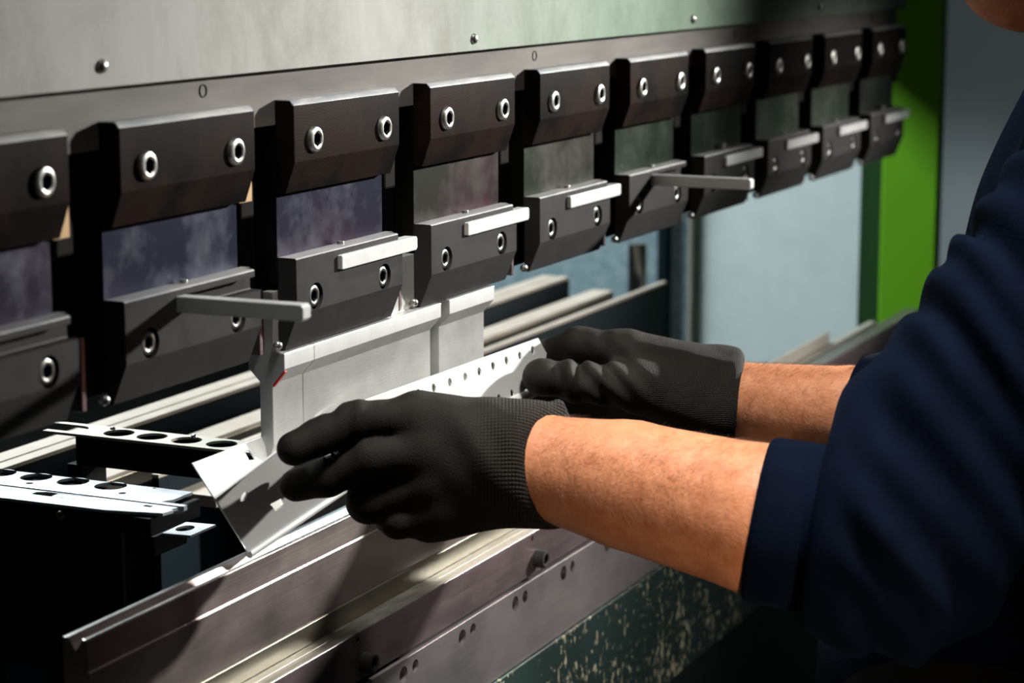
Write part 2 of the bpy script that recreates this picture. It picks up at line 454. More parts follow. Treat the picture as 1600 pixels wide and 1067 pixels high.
MESH = dict(nubup=NUBUP, up=up_block(), jaw=jaw_mesh(), ad=adapter_mesh(), bk=backing_mesh(), lev=lever_mesh(), stud=stud_mesh(),
            wedge=box((0.1575, 0.0165, 0.092), (0.1755, 0.0318, 0.126), 0.002), shim=prism_x([(0.0125, 0.104), (0.0125, 0.1275), (0.0145, 0.1275), (0.0145, 0.104)], 0.1502, 0.1660, 0.0002), tab=boxes([((-0.0245, 0.0145, 0.0), (-0.0205, 0.0235, 0.044))], 0.0004),
            pin=ball((-0.006, 0.012, 0.004), 0.0032), nub=cyl((0.078, 0.0095, 0.0622), (0, 0, 1), 0.0026, 0.0024, 14))
def make_holder():
    r = empty('tool_holder', (0, 0, 0))
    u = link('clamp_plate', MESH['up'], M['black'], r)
    for x in (0.026, 0.1253): link('socket_bolt', BOLT_UP, None, u, (x, 0.0, 0.1400))
    link('adapter_plate', MESH['ad'], M['temper_and_reflection'], r)
    b = link('backing_bar', MESH['bk'], M['darkmetal'], r)
    link('threaded_stud', MESH['stud'], M['jaw'], r)
    link('wedge_block', MESH['wedge'], M['darkmetal'], r)
    link('brass_shim', MESH['shim'], M['brass'], r)
    link('stop_tab', MESH['tab'], M['rail'], r)
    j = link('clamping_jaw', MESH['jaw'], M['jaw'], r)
    for x in (0.026, 0.1253): link('socket_bolt', BOLT_LOW, None, j, (x, 0.0012, 0.0337))
    link('release_pin', MESH['pin'], M['bolt'], r)
    link('lever_screw', MESH['nub'], M['bolt'], r)
    link('locking_lever', MESH['lev'], M['lever'], r, (0.0625, 0.0046, 0.0528))
    return r
def copy_tree(o, parent=None):
    c = o.copy(); COL.objects.link(c)
    if parent is not None: c.parent = parent
    for ch in list(o.children): copy_tree(ch, c)
    return c
HL = ['dark tool holder cut off by the left edge of the photo',
      'tool holder second from left, its lever swung out to the front over the gauge arms',
      'tool holder over the left end of the grey punch, lever closed in its slot',
      'tool holder above the short punch segment, closed lever reaching over the next jaw',
      'tool holder just right of the short punch, its own lever closed, nothing clamped in it',
      'tool holder whose long lever sticks out to the front over its right neighbour',
      'tool holder partly covered by the outstretched lever of its left neighbour',
      'tool holder above the pale cabinet panel, third from the right end of the row',
      'tool holder above the right edge of the pale panel, second from the right end',
      'last tool holder at the right end of the row, in front of the green column']
proto = make_holder()
holders = [proto]+[copy_tree(proto) for k in range(9)]
for k, r in enumerate(holders):
    r.location = (0.2*k-0.026, 0, ZB)
    tag(r, HL[k], 'tool holder', 'tool holders along the press ram')
    for ch in list(r.children):
        if ch.name.startswith('adapter_plate') and k >= 3:
            ch.material_slots[0].link = 'OBJECT'; ch.material_slots[0].material = M['temper_and_reflection2'] if k < 5 else M['temper_and_reflection3']
        if ch.name.startswith('brass_shim') and k > 1:
            bpy.data.objects.remove(ch); continue
        if ch.name.startswith('lever_screw') and k in (6, 9): ch.data = MESH['nubup']
        if ch.name.startswith('locking_lever'):
            ch.rotation_euler = (0, 0, {1: -math.pi/2+0.03, 5: -math.pi/2}.get(k, 0.0))
            ch.location.y = {1: 0.022, 5: 0.012}.get(k, 0.0046)
            if k == 0: bpy.data.objects.remove(ch)

# ------------------------------------------------------------------ punches
PP = [(0.0150, 1.2200), (0.0150, 1.1793), (0.0070, 1.1788), (0.0070, 1.1680), (0.0165, 1.1575), (0.0165, 1.1150), (0.0200, 1.1050), (0.0230, 1.1050),
      (0.0265, 1.1150), (0.0265, 1.1580), (0.0350, 1.1665), (0.0350, 1.1780), (0.0230, 1.1785), (0.0230, 1.2200)]
def punch(x0, x1, label):
    o = link('punch', prism_x(PP, x0, x1, 0.0005), M['punch'])
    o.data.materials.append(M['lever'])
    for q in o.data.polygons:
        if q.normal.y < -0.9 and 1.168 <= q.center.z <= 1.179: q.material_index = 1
    return tag(rebase(o), label, 'punch', 'punch segments under the tool holders')
pl = punch(0.3680, 0.4083, 'narrow grey steel punch segment at the left end, red mark on its shoulder')
mk = prism_x([(0.0074, 1.1671), (0.0164, 1.1570), (0.0160, 1.1552), (0.0066, 1.1662)], 0.3682, 0.3710, 0)
mk.transform(Matrix.Translation(-pl.location))
link('paint_mark', mk, mat('red_paint', (0.45, 0.02, 0.015), 0.5), pl)
punch(0.4087, 0.6040, 'long grey steel punch segment with a bright ledge, behind the near gloved hand')
punch(0.6185, 0.7000, 'short grey steel punch segment standing apart at the right, above the bright sheet')

# ------------------------------------------------------------------ die and bed
die = link('v_die', prism_x([(0.0136, 1.0425), (0.0145, 1.0434), (0.0166, 1.0434), (0.0218, 1.0355), (0.0270, 1.0434), (0.0310, 1.0434), (0.0310, 0.9812),
                            (0.0125, 0.9812), (0.0125, 1.0225), (0.0136, 1.0236)], 0.1444, 1.06, 0.0004), M['die'])
die.data.materials.append(M['lip'])
for p in die.data.polygons:
    if p.center.z > 1.0428 and abs(p.normal.z) > 0.8: p.material_index = 1
tag(rebase(die), 'long dark steel bending die with a bright V-groove lip under the hands', 'bending die')
o = link('die_holder', prism_x([(0.0112, 0.9656), (0.0112, 0.9800), (0.0124, 0.9811), (0.06, 0.9811), (0.06, 0.9656)], 0.05, 1.10, 0.0004), M['olive'])
tag(rebase(o), 'olive-dark steel base strip right under the bending die', 'die holder')

rail = tag(empty('clamping_rail', (0.8, 0.02, 0.9270)), 'purple-brown steel clamping rail with bright scuffed top ledge and two cap bolts', 'rail')
RB = Vector((0.8, 0.02, 0.9270))
body = prism_x([(-0.006, 0.9292), (-0.006, 0.9648), (-0.0053, 0.9655), (0.0030, 0.9655), (0.0033, 0.9651), (0.0036, 0.9655), (0.013, 0.9655), (0.013, 0.9292)], -0.4, 2.02, 0.0002)
CB = [0.1448, 0.4496, 0.7544, 1.060, 1.364, 1.745]
bm = bmesh.new()
for x in CB: add_cyl(bm, (x-0.0082, -0.02, 0.9600), (0, 1, 0), 0.0024, 0.024, 20)
body = cut(body, bm_mesh(bm))
body.materials.append(M['rail']); body.materials.append(M['ledge'])
for p in body.polygons:
    if p.normal.z > 0.7 and p.center.z > 0.96: p.material_index = 1
part('rail_body', body, None, rail, RB)
part('rail_base', box((-0.4, 0.0132, 0.9270), (1.12, 0.07, 0.9653), 0.0004), M['olive'], rail, RB)
cb = bolt_mesh(0.0076, 0.0095, 0.0042, 0.001, 0.006)
for x in CB:
    m2 = cb.copy(); m2.transform(Matrix.Translation((x, -0.006, 0.9410)))
    m2.materials[0] = M['jaw']
    part('cap_bolt', m2, None, rail, RB)

bed = tag(empty('press_bed', (0.8, 0.03, 0.0)), 'dark green press bed with chipped paint under a grey face plate with paired holes', 'press bed')
BB = Vector((0.8, 0.03, 0.0))
fp = box((-0.4, -0.008, 0.8608), (2.02, 0.05, 0.9260), 0.0006)
bm = bmesh.new()
for k in range(-2, 16):
    add_cyl(bm, (0.5078+0.1*k, -0.03, 0.9143), (0, 1, 0), 0.0064, 0.036, 24)
    add_cyl(bm, (0.5078+0.1*k+0.0193, -0.03, 0.9154), (0, 1, 0), 0.0050, 0.036, 24)
fp = cut(fp, bm_mesh(bm))
part('face_plate', fp, M['bedplate'], bed, BB)
for k in range(-2, 16):
    part('grub_screw', cyl((0.5078+0.1*k, 0.0035, 0.9143), (0, 1, 0), 0.0050, 0.0025, 18, 0.0004), M['jaw'], bed, BB)
part('bed_beam', box((-0.4, -0.0105, 0.738), (2.02, 0.10, 0.8600), 0.0008), M['chipped'], bed, BB)
part('kick_panel', box((-0.4, 0.02, 0.0), (2.02, 0.30, 0.7375), 0.001), M['kick'], bed, BB)
part('rear_shelf', box((-0.4, 0.0705, 0.80), (2.02, 0.60, 0.82), 0.001), M['blackpaint'], bed, BB)

# ------------------------------------------------------------------ back gauge
def rot_pts(pts): return pts
GA = tag(empty('gauge_arm', (0.49, 0.2, 1.056)), 'dull grey perforated gauge arm with a forked end, below the open lever', 'gauge arm', 'back gauge arms')
GB = Vector((0.49, 0.2, 1.056))
half = [(0.4735, 0.085), (0.5065, 0.085), (0.5065, 0.297), (0.5005, 0.297), (0.5005, 0.268)]
arc = [(0.490+0.0105*math.cos(t), 0.268-0.012*math.sin(t)) for t in np.linspace(0, math.pi, 12)]
out = half+arc+[(0.4795, 0.268), (0.4795, 0.285), (0.4735, 0.285)]
holes = [circ(0.4905, y, 0.0118) for y in (0.2265, 0.1965, 0.1657, 0.1347, 0.1040)]
part('perforated_plate', plate(out, holes, 0.002, ((0, 0, 1.079), (1, 0, 0), (0, 1, 0), (0, 0, 1))), M['zincdull'], GA, GB)
part('arm_body', boxes([((0.4737, 0.085, 1.056), (0.4757, 0.255, 1.0779)), ((0.5043, 0.085, 1.056), (0.5063, 0.255, 1.0779)), ((0.4758, 0.085, 1.056), (0.5042, 0.245, 1.058))], 0.0003), M['blackpaint'], GA, GB)
part('set_screw', ball((0.4995, 0.2385, 1.080), 0.0022), M['bolt'], GA, GB)
part('set_screw', ball((0.5015, 0.166, 1.080), 0.0026), M['bolt'], GA, GB)

GA2 = tag(empty('gauge_arm', (0.33, 0.2, 1.03)), 'bright zinc perforated gauge arm running to the left edge of the photo', 'gauge arm', 'back gauge arms')
GB2 = Vector((0.33, 0.2, 1.03))
out = [(0.3315, 0.0735), (0.3545, 0.0735), (0.3565, 0.40), (0.3215, 0.40), (0.3215, 0.0790)]
holes = [circ(0.3455, y, 0.0113) for y in (0.1342, 0.1655, 0.1967, 0.2275, 0.2590, 0.29, 0.32, 0.35)]+[circ(0.3315, 0.1150, 0.0028, 14), circ(0.3285, 0.190, 0.0028, 14), circ(0.3525, 0.1030, 0.0014, 10)]
part('perforated_plate', plate(out, holes, 0.002, ((0, 0, 1.079), (1, 0, 0), (0, 1, 0), (0, 0, 1))), M['zinc'], GA2, GB2)
part('edge_strip', box((0.3168, 0.0560, 1.0770), (0.3210, 0.40, 1.0805), 0.0004), M['zinc'], GA2, GB2)
out = [(0.2985, 0.0605), (0.3085, 0.0590), (0.3088, 0.0615), (0.3160, 0.0600), (0.3160, 0.40), (0.2860, 0.40), (0.2900, 0.10)]
slot = [(0.3150, 0.128), (0.3150, 0.165), (0.3115, 0.1715), (0.3065, 0.1725), (0.3050, 0.168), (0.3050, 0.135), (0.3062, 0.135), (0.3062, 0.155), (0.3138, 0.155), (0.3138, 0.128)]
part('slotted_plate', plate(out, [slot, [(0.3085, 0.0770), (0.3125, 0.0770), (0.3125, 0.0835), (0.3085, 0.0835)]], 0.002, ((0, 0, 1.0785), (1, 0, 0), (0, 1, 0), (0, 0, 1))), M['zinc'], GA2, GB2)
part('arm_body', boxes([((0.292, 0.066, 1.064), (0.353, 0.40, 1.0765))], 0.001), M['blackpaint'], GA2, GB2)
part('side_bracket', plate([(0.0860, 1.020), (0.0860, 1.066), (0.0875, 1.0705), (0.0905, 1.0728), (0.40, 1.0755), (0.40, 0.965), (0.0860, 0.965)], [], 0.003, ((0.2895, 0, 0), (0, 1, 0), (0, 0, 1), (1, 0, 0)), 0.0004), M['blackpaint'], GA2, GB2)
part('bracket_bolt', ball((0.2880, 0.135, 1.0722), 0.0035, (0.6, 1, 1)), M['olive'], GA2, GB2)
part('stop_finger', plate([(0.362, 0.104), (0.3645, 0.0825), (0.3975, 0.0825), (0.3945, 0.1055)], [circ(0.3795, 0.0965, 0.0085, 20, 0.0060)], 0.0016, ((0, 0, 1.045), (1, 0, 0), (0, 1, 0), (0, 0, 1))), M['zinc'], GA2, GB2)
part('finger_stem', box((0.355, 0.1055, 1.03), (0.396, 0.13, 1.0445), 0.001), M['blackpaint'], GA2, GB2)

part('carrier', box((0.26, 0.40, 0.8206), (0.37, 0.44, 1.0765), 0.001), M['blackpaint'], GA2, GB2)
part('carrier', box((0.4737, 0.250, 0.8206), (0.5063, 0.264, 1.0560), 0.001), M['blackpaint'], GA, GB)

def beam(name, label, cat, x0, x1, y0, y1, z0, z1, top, face, grooves=(), group=None):
    e = tag(empty(name, ((x0+x1)/2, (y0+y1)/2, z0)), label, cat, group); b = e.location.copy()
    part('beam_web', box((x0, y0, z0), (x1, y1, z1-0.0035), 0.0006), face, e, b)
    lst = []; a = y0
    for g0, g1 in grooves:
        lst.append(((x0, a, z1-0.0034), (x1, g0, z1))); a = g1
    lst.append(((x0, a, z1-0.0034), (x1, y1, z1)))
    part('top_rail', boxes(lst, 0.0004), top, e, b)
    return e
beam('gauge_beam', 'farthest gauge beam, pale twin-strip top with a dark groove, behind the others', 'beam', 0.50, 1.655, 0.350, 0.386, 0.8206, 1.0365, M['beamtop'], M['bluedark'], [(0.3640, 0.3665)], 'back gauge beams')
beam('gauge_beam', 'middle gauge beam with one wide pale top strip', 'beam', 0.566, 1.685, 0.302, 0.330, 0.8206, 1.0178, M['beamtop'], M['olive'], (), 'back gauge beams')
beam('gauge_beam', 'nearest gauge beam, a tall blue-black plate with thin pale top edge', 'beam', 0.60, 1.775, 0.265, 0.272, 0.8206, 1.0195, M['beamtop'], M['bluedark'], (), 'back gauge beams')
o = link('guide_post', cyl((1.80, 0.315, 0.8206), (0, 0, 1), 0.0125, 0.243, 32, 0.001), M['chrome'])
tag(rebase(o), 'short shiny steel post standing behind the blue-black beam', 'post')
st_ = tag(empty('support_table', (0.96, 0.245, 0.8206)), 'pale flat support plate seen between the gauge arm and the sheet', 'support')
STB = Vector((0.96, 0.245, 0.8206))
part('table_plate', box((0.6235, 0.225, 0.990), (1.30, 0.2645, 1.000), 0.0006), M['beamtop'], st_, STB)
part('pedestal', box((0.70, 0.232, 0.8206), (1.25, 0.260, 0.9899), 0.0006), M['blackpaint'], st_, STB)

# ------------------------------------------------------------------ frame, panels, rear of the machine
fr = tag(empty('machine_upright', (2.15, 0.06, 0.0)), 'lime green upright machine column at the right end of the press', 'machine column')
FB = Vector((2.15, 0.06, 0.0))
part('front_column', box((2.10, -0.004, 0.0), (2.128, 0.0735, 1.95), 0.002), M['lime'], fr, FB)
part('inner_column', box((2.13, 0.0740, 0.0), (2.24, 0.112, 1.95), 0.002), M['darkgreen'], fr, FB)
part('edge_channel', box((2.20, 0.1125, 0.0), (2.26, 0.128, 1.95), 0.002), M['bluedark'], fr, FB)
pn = tag(empty('side_cabinet', (2.27, 0.26, 0.0)), 'pale blue-grey cabinet door panel left of the green column', 'cabinet')
PB = Vector((2.27, 0.26, 0.0))
part('door_panel', box((2.25, 0.1285, 0.0), (2.27, 0.398, 1.9), 0.002), M['pale'], pn, PB)
part('door_edge', box((2.235, 0.3985, 0.0), (2.27, 0.4045, 1.9), 0.001), M['zincdull'], pn, PB)
p2 = tag(empty('rear_cabinet', (2.32, 0.60, 0.0)), 'speckled blue cabinet panel behind the shiny post', 'cabinet')
PB2 = Vector((2.32, 0.60, 0.0))
part('rear_panel', box((2.30, 0.405, 0.0), (2.32, 1.0, 1.9), 0.002), M['hammer'], p2, PB2)
part('panel_rib', box((2.275, 0.4545, 0.0), (2.2995, 0.470, 1.9), 0.002), M['bluedark'], p2, PB2)
o = link('angle_bracket', boxes([((1.30, 0.0310, 0.9265), (1.722, 0.0335, 0.9790)), ((1.30, 0.0215, 0.9265), (1.90, 0.0309, 0.9650))], 0.0004), M['zincdull'])
tag(rebase(o), 'dull steel angle strip standing behind the clamping rail near the green column', 'angle strip')

# ------------------------------------------------------------------ workpiece: perforated sheet bent into a V
A3, C3, E3 = Vector((0.2971, 0.0360, 1.1158)), Vector((0.3357, 0.0180, 1.0471)), Vector((0.4263, 0.0155, 1.1238))
nR = (A3-C3).cross(E3-C3).normalized()
uR = (E3-A3).normalized(); vR = nR.cross(uR).normalized()
if vR.z < 0: vR = -vR
nR = uR.cross(vR)
def inR(p): d = Vector(p)-C3; return (d.dot(uR), d.dot(vR))
b2 = Vector((0.4475, 0.0030, 1.0703))
outR = [inR(p) for p in (A3, (0.3660, 0.0252, 1.1205), (0.3710, 0.0222, 1.1064), (0.4330, 0.0114, 1.1059), E3,
                         (0.7042, -0.0290, 1.1383), (0.7125, -0.0327, 1.1247), (0.6991, -0.0348, 1.0990), (0.5701, -0.0150, 1.0869), b2, C3)]
hR = []
for p in ((0.6943, -0.0287, 1.1301), (0.6759, -0.0259, 1.1285), (0.6571, -0.0229, 1.1274), (0.6385, -0.0200, 1.1260), (0.6198, -0.0171, 1.1247), (0.6011, -0.0141, 1.1235),
          (0.5811, -0.0109, 1.1226), (0.5607, -0.0075, 1.1218), (0.5415, -0.0044, 1.1209), (0.6770, -0.0304, 1.1027), (0.6581, -0.0274, 1.1015), (0.6400, -0.0245, 1.1008)):
    x, y = inR(p); hR.append(circ(x, y, 0.0024, 20, 0.0034))
hR.append([inR(p) for p in ((0.3467, 0.0275, 1.1149), (0.3522, 0.0264, 1.1141), (0.3563, 0.0245, 1.1070), (0.3503, 0.0256, 1.1077))])
TH = 0.0013
mR = plate(outR, hR, TH, (C3, uR, vR, nR), 0.0)
B3 = Vector((0.2686, 0.0010, 1.1028))
nP = (B3-C3).cross(b2-C3).normalized()
uP = (b2-C3).normalized(); vP = nP.cross(uP)
if vP.z < 0: vP = -vP
nP = uP.cross(vP)
def inP(p): d = Vector(p)-C3; return (d.dot(uP), d.dot(vP))
outP = [inP(p) for p in (B3, (0.3278, -0.0095, 1.1219), (0.3620, -0.0152, 1.1319), (0.4106, -0.0103, 1.1115), (0.4475, 0.0030, 1.0703), C3)]
x, y = inP((0.3033, 0.0015, 1.0962))
hP = [circ(x, y, 0.0036, 24), [inP(p) for p in ((0.3412, 0.0047, 1.0820), (0.3535, 0.0035, 1.0832), (0.3617, 0.0055, 1.0767), (0.3522, 0.0069, 1.0743))]]
mP = plate(outP, hP, TH, (C3, uP, vP, nP), 0.0)
bm = bmesh.new(); add_cyl(bm, C3, b2-C3, 0.0030, (b2-C3).length, 20)
mB = bm_mesh(bm)
# rolled lower lip at the right end
l0, l1 = Vector((0.5701, -0.0150, 1.0869)), Vector((0.6991, -0.0348, 1.0990))
bm = bmesh.new(); add_cyl(bm, l0, l1-l0, 0.0042, (l1-l0).length, 20)
mL = bm_mesh(bm)
o = link('bent_sheet', join([mR, mP, mB, mL]), M['sheet'])
tag(rebase(o), 'bent sheet metal bracket with rows of small holes, held by both gloved hands', 'sheet metal part')

# ------------------------------------------------------------------ the operator
def cap(p, a, b, r1, r2):
    a = np.asarray(a, float); b = np.asarray(b, float); ba = b-a
    pa = p-a
    t = np.clip((pa@ba)/max(ba@ba, 1e-12), 0, 1)
    return np.linalg.norm(pa-t[:, None]*ba, axis=1)-(r1+(r2-r1)*t)

def ell(p, c, r, R=None):
    q = p-np.asarray(c, float)
    if R is not None: q = q@R
    k = q/np.asarray(r, float)
    l = np.linalg.norm(k, axis=1)
    g = np.linalg.norm(k/np.asarray(r, float), axis=1)
    return l*(l-1)/np.maximum(g, 1e-6)

def smin(a, b, k):
    h = np.clip(0.5+0.5*(b-a)/k, 0, 1)
    return b+(a-b)*h-k*h*(1-h)
def smax(a, b, k): return -smin(-a, -b, k)

def chain(p, pts, rs, k=0.004):
    d = None
    for i in range(len(pts)-1):
        c = cap(p, pts[i], pts[i+1], rs[i], rs[i+1])
        d = c if d is None else smin(d, c, k)
    return d

def surface(f, lo, hi, h, relax=2):
    """naive surface nets over the signed distance f, polished onto its zero set"""
    lo = np.asarray(lo, float); hi = np.asarray(hi, float)
    n = np.ceil((hi-lo)/h).astype(int)+1
    ax = [lo[i]+h*np.arange(n[i]) for i in range(3)]
    G = np.stack(np.meshgrid(*ax, indexing='ij'), -1).reshape(-1, 3)
    V = np.concatenate([f(c) for c in np.array_split(G, max(1, len(G)//200000))]).reshape(n)
    ins = V < 0
    cells = np.zeros(n-1, int)
    acc = np.zeros((*(n-1), 3)); cnt = np.zeros(n-1)
    offs = [(i, j, k) for i in (0, 1) for j in (0, 1) for k in (0, 1)]
    def sub(A, o): return A[o[0]:o[0]+n[0]-1, o[1]:o[1]+n[1]-1, o[2]:o[2]+n[2]-1]
    for a in range(3):
        for o in offs:
            if o[a]: continue
            q = list(o); q[a] = 1
            v0, v1 = sub(V, o), sub(V, q)
            x = (v0 < 0) != (v1 < 0)
            t = np.where(x, v0/np.where(v0 == v1, 1, v0-v1), 0)
            P = np.empty((*x.shape, 3)); P[...] = o; P[..., a] = t
            acc += P*x[..., None]; cnt += x
    act = cnt > 0
    ids = -np.ones(n-1, int); ids[act] = np.arange(act.sum())
    base = np.stack(np.nonzero(act), -1)
    verts = lo+h*(base+acc[act]/cnt[act][:, None])
    quads = []
    for a in range(3):
        b, c = (a+1) % 3, (a+2) % 3
        sl0 = [slice(None)]*3; sl1 = [slice(None)]*3
        sl0[a] = slice(0, n[a]-1); sl1[a] = slice(1, n[a])
        A, B = ins[tuple(sl0)], ins[tuple(sl1)]
        E = np.stack(np.nonzero(A != B), -1)
        E = E[(E[:, b] > 0) & (E[:, b] < n[b]-1) & (E[:, c] > 0) & (E[:, c] < n[c]-1)]
        if not len(E): continue
        def cell(db, dc):
            q = E.copy(); q[:, b] -= db; q[:, c] -= dc
            return ids[q[:, 0], q[:, 1], q[:, 2]]
        q = np.stack([cell(1, 1), cell(0, 1), cell(0, 0), cell(1, 0)], -1)
        flip = ~A[E[:, 0], E[:, 1], E[:, 2]]
        q[flip] = q[flip][:, ::-1]
        quads.append(q)
    quads = np.concatenate(quads)
    e = h*0.35
    for _ in range(relax):
        d = f(verts)
        g = np.stack([f(verts+np.eye(3)[i]*e)-f(verts-np.eye(3)[i]*e) for i in range(3)], -1)/(2*e)
        g2 = np.maximum((g*g).sum(1), 0.2)
        st = -(d/g2)[:, None]*g
        ln = np.linalg.norm(st, axis=1, keepdims=True)
        verts = verts+st*np.minimum(1, h*0.7/np.maximum(ln, 1e-9))
    me = bpy.data.meshes.new('body')
    me.from_pydata(verts.tolist(), [], quads.tolist()); me.validate(); me.update()
    smooth(me, True, None)
    return me

RG, UP_, FW = RGT, UPV, FWD
# --- landmarks of the two arms
LW, LK, LE = at(846, 729, 1.485), at(1190, 812, 1.43), at(1392, 838, 1.42)       # near (left) wrist, sleeve hem, elbow
RW, RK, RE = at(1146, 628, 1.80), at(1330, 648, 1.76), at(1505, 668, 1.73)      # far (right) wrist, sleeve hem, elbow
LS, RS = np.array([0.600, -0.545, 1.325]), np.array([0.930, -0.510, 1.325])
HC = np.array([0.768, -0.468, 1.474])
PEL = np.array([0.710, -0.425, 0.930]); CH = np.array([0.760, -0.535, 1.230])

def forearms(p):
    m1 = at(980, 757, 1.468)
    d = smin(cap(p, at(780, 718, 1.487), LW, 0.029, 0.0340), cap(p, LW, m1, 0.0340, 0.0420), 0.004)
    d = smin(d, cap(p, m1, LK, 0.0420, 0.0482), 0.004)
    d = smin(d, cap(p, LK, LE, 0.0482, 0.0470), 0.004)
    d2 = smin(cap(p, at(1080, 612, 1.805), RW, 0.027, 0.0320), cap(p, RW, RK, 0.0320, 0.0380), 0.004)
    d2 = smin(d2, cap(p, RK, RE, 0.0380, 0.0430), 0.004)
    return np.minimum(d, d2)

def head(p):
    q = p-HC
    # nod forward and turn toward the work
    an, tu = 0.42, 0.28
    Ry = np.array([[math.cos(tu), -math.sin(tu), 0], [math.sin(tu), math.cos(tu), 0], [0, 0, 1]])
    Rx = np.array([[1, 0, 0], [0, math.cos(an), math.sin(an)], [0, -math.sin(an), math.cos(an)]])
    q = q@Ry@Rx.T                  # local: x right, y forward, z up
    z0 = np.zeros(3)
    d = ell(q, (0, -0.012, 0.035), (0.076, 0.098, 0.088))
    d = smin(d, ell(q, (0, 0.035, -0.035), (0.058, 0.056, 0.075)), 0.03)
    d = smin(d, ell(q, (0, 0.062, -0.090), (0.030, 0.026, 0.022)), 0.025)                  # chin
    d = smin(d, cap(q, (0, 0.090, 0.022), (0, 0.112, -0.018), 0.008, 0.013), 0.012)        # nose
    d = smin(d, ell(q, (-0.012, 0.108, -0.020), (0.009, 0.009, 0.008)), 0.006)
    d = smin(d, ell(q, (0.012, 0.108, -0.020), (0.009, 0.009, 0.008)), 0.006)
    d = smin(d, cap(q, (-0.040, 0.078, 0.040), (0.040, 0.078, 0.040), 0.010, 0.010), 0.016)  # brow
    for s in (-1, 1):
        d = smax(d, -ell(q, (s*0.031, 0.098, 0.018), (0.016, 0.014, 0.010)), 0.010)
        d = smin(d, ell(q, (s*0.031, 0.078, 0.017), (0.0125, 0.0125, 0.0125)), 0.002)
        d = smin(d, ell(q, (s*0.079, -0.010, 0.005), (0.008, 0.020, 0.032)), 0.006)        # ear
        d = smax(d, -ell(q, (s*0.088, -0.006, 0.004), (0.006, 0.010, 0.018)), 0.005)
    d = smin(d, cap(q, (-0.022, 0.086, -0.052), (0.022, 0.086, -0.052), 0.0065, 0.0065), 0.006)
    d = smin(d, cap(q, (-0.018, 0.084, -0.064), (0.018, 0.084, -0.064), 0.0070, 0.0070), 0.006)
    d = smax(d, -cap(q, (-0.022, 0.096, -0.058), (0.022, 0.096, -0.058), 0.0022, 0.0022), 0.004)
    return d, q

def trunk(p, g=0.0):
    d = ell(p, CH, (0.185+g, 0.125+g, 0.215+g))
    d = smin(d, ell(p, (PEL+CH)/2, (0.165+g, 0.115+g, 0.22+g)), 0.06)
    d = smin(d, ell(p, PEL, (0.172+g, 0.125+g, 0.14+g)), 0.05)
    d = smin(d, cap(p, LS, RS, 0.060+g, 0.060+g), 0.07)
    return d

def legs(p, g=0.0):
    d = None
    for s in (-1, 1):
        hip = PEL+np.array([s*0.09, 0, -0.04]); kn = np.array([PEL[0]+s*0.115, -0.470, 0.49]); an = np.array([PEL[0]+s*0.13, -0.525, 0.09])
        e = smin(cap(p, hip, kn, 0.088+g, 0.058+g), cap(p, kn, an, 0.058+g, 0.042+g), 0.03)
        d = e if d is None else smin(d, e, 0.02)
    return d

def body_sdf(p):
    d = trunk(p)
    d = smin(d, legs(p), 0.04)
    for s in (-1, 1):
        a = np.array([PEL[0]+s*0.13, -0.53, 0.052])
        d = smin(d, cap(p, a+[0, -0.02, 0], a+[s*0.012, 0.15, -0.018], 0.040, 0.030), 0.03)
    d = smin(d, smin(cap(p, LE, LS, 0.050, 0.060), cap(p, RE, RS, 0.050, 0.060), 0.01), 0.03)
    d = smin(d, forearms(p), 0.002)
    d = smin(d, cap(p, CH+[0, 0.0, 0.14], HC+[0, -0.03, -0.05], 0.062, 0.056), 0.05)
    h, _ = head(p)
    return smin(d, h, 0.02)

# skin: warm, mottled, with fine pores
m = mat('skin', (0.60, 0.30, 0.18), 0.5)
v = coords(m, (1, 1, 1), 'World')
n1 = noise(m, v, 75, 5, 0.7); n2 = noise(m, v, 9, 3, 0.5)
setc(m, mixc(m, n2, ramp(m, n1, [(0.35, (0.46, 0.155, 0.065)), (0.65, (0.68, 0.31, 0.165))]), (0.60, 0.245, 0.12)))
bsdf(m).inputs['Subsurface Weight'].default_value = 0.12
bsdf(m).inputs['Subsurface Radius'].default_value = (0.01, 0.004, 0.002)
bsdf(m).inputs['Subsurface Scale'].default_value = 0.5
bump(m, noise(m, v, 420, 3, 0.6), 0.0006, 0.7)
M['skin'] = m
m = mat('arm_hair', (0.16, 0.06, 0.025), 0.5); M['hair'] = m
m = mat('head_hair', (0.03, 0.018, 0.01), 0.6); M['headhair'] = m
# navy sweat cloth
m = mat('navy_cloth', (0.006, 0.012, 0.035), 0.9, 0, 0.05)
n1 = noise(m, coords(m, (1, 1, 1), 'World'), 600, 3, 0.7)
setc(m, ramp(m, noise(m, coords(m, (1, 1, 1), 'World'), 30, 4), [(0.3, (0.0013, 0.0030, 0.0095)), (0.7, (0.0020, 0.0048, 0.0140))]))
bsdf(m).inputs['Sheen Weight'].default_value = 0.015; bsdf(m).inputs['Sheen Roughness'].default_value = 0.5
bsdf(m).inputs['Sheen Tint'].default_value = (0.2, 0.4, 0.9, 1)
bump(m, n1, 0.0008, 0.6)
M['navy'] = m
M['trouser'] = mat('black_trousers', (0.003, 0.003, 0.004), 0.85, 0, 0.2)
M['shoe'] = mat('work_shoe', (0.012, 0.011, 0.011), 0.5)

def bounds(pts, pad):
    P = np.array(pts); return P.min(0)-pad, P.max(0)+pad
lo, hi = np.array([0.28, -0.72, -0.02]), np.array([1.08, -0.03, 1.68])
person = link('person', surface(body_sdf, lo, hi, 0.010, 3), M['skin'])
P0 = np.array([PEL[0], PEL[1], 0.0])
def child(name, me, m, parent=None):
    me.transform(Matrix.Translation(-Vector(P0)))
    return link(name, me, m, parent or person)
person.data.transform(Matrix.Translation(-Vector(P0))); person.location = P0
tag(person, 'person in a navy sweatshirt and black work gloves bending over the press, holding the sheet', 'person')

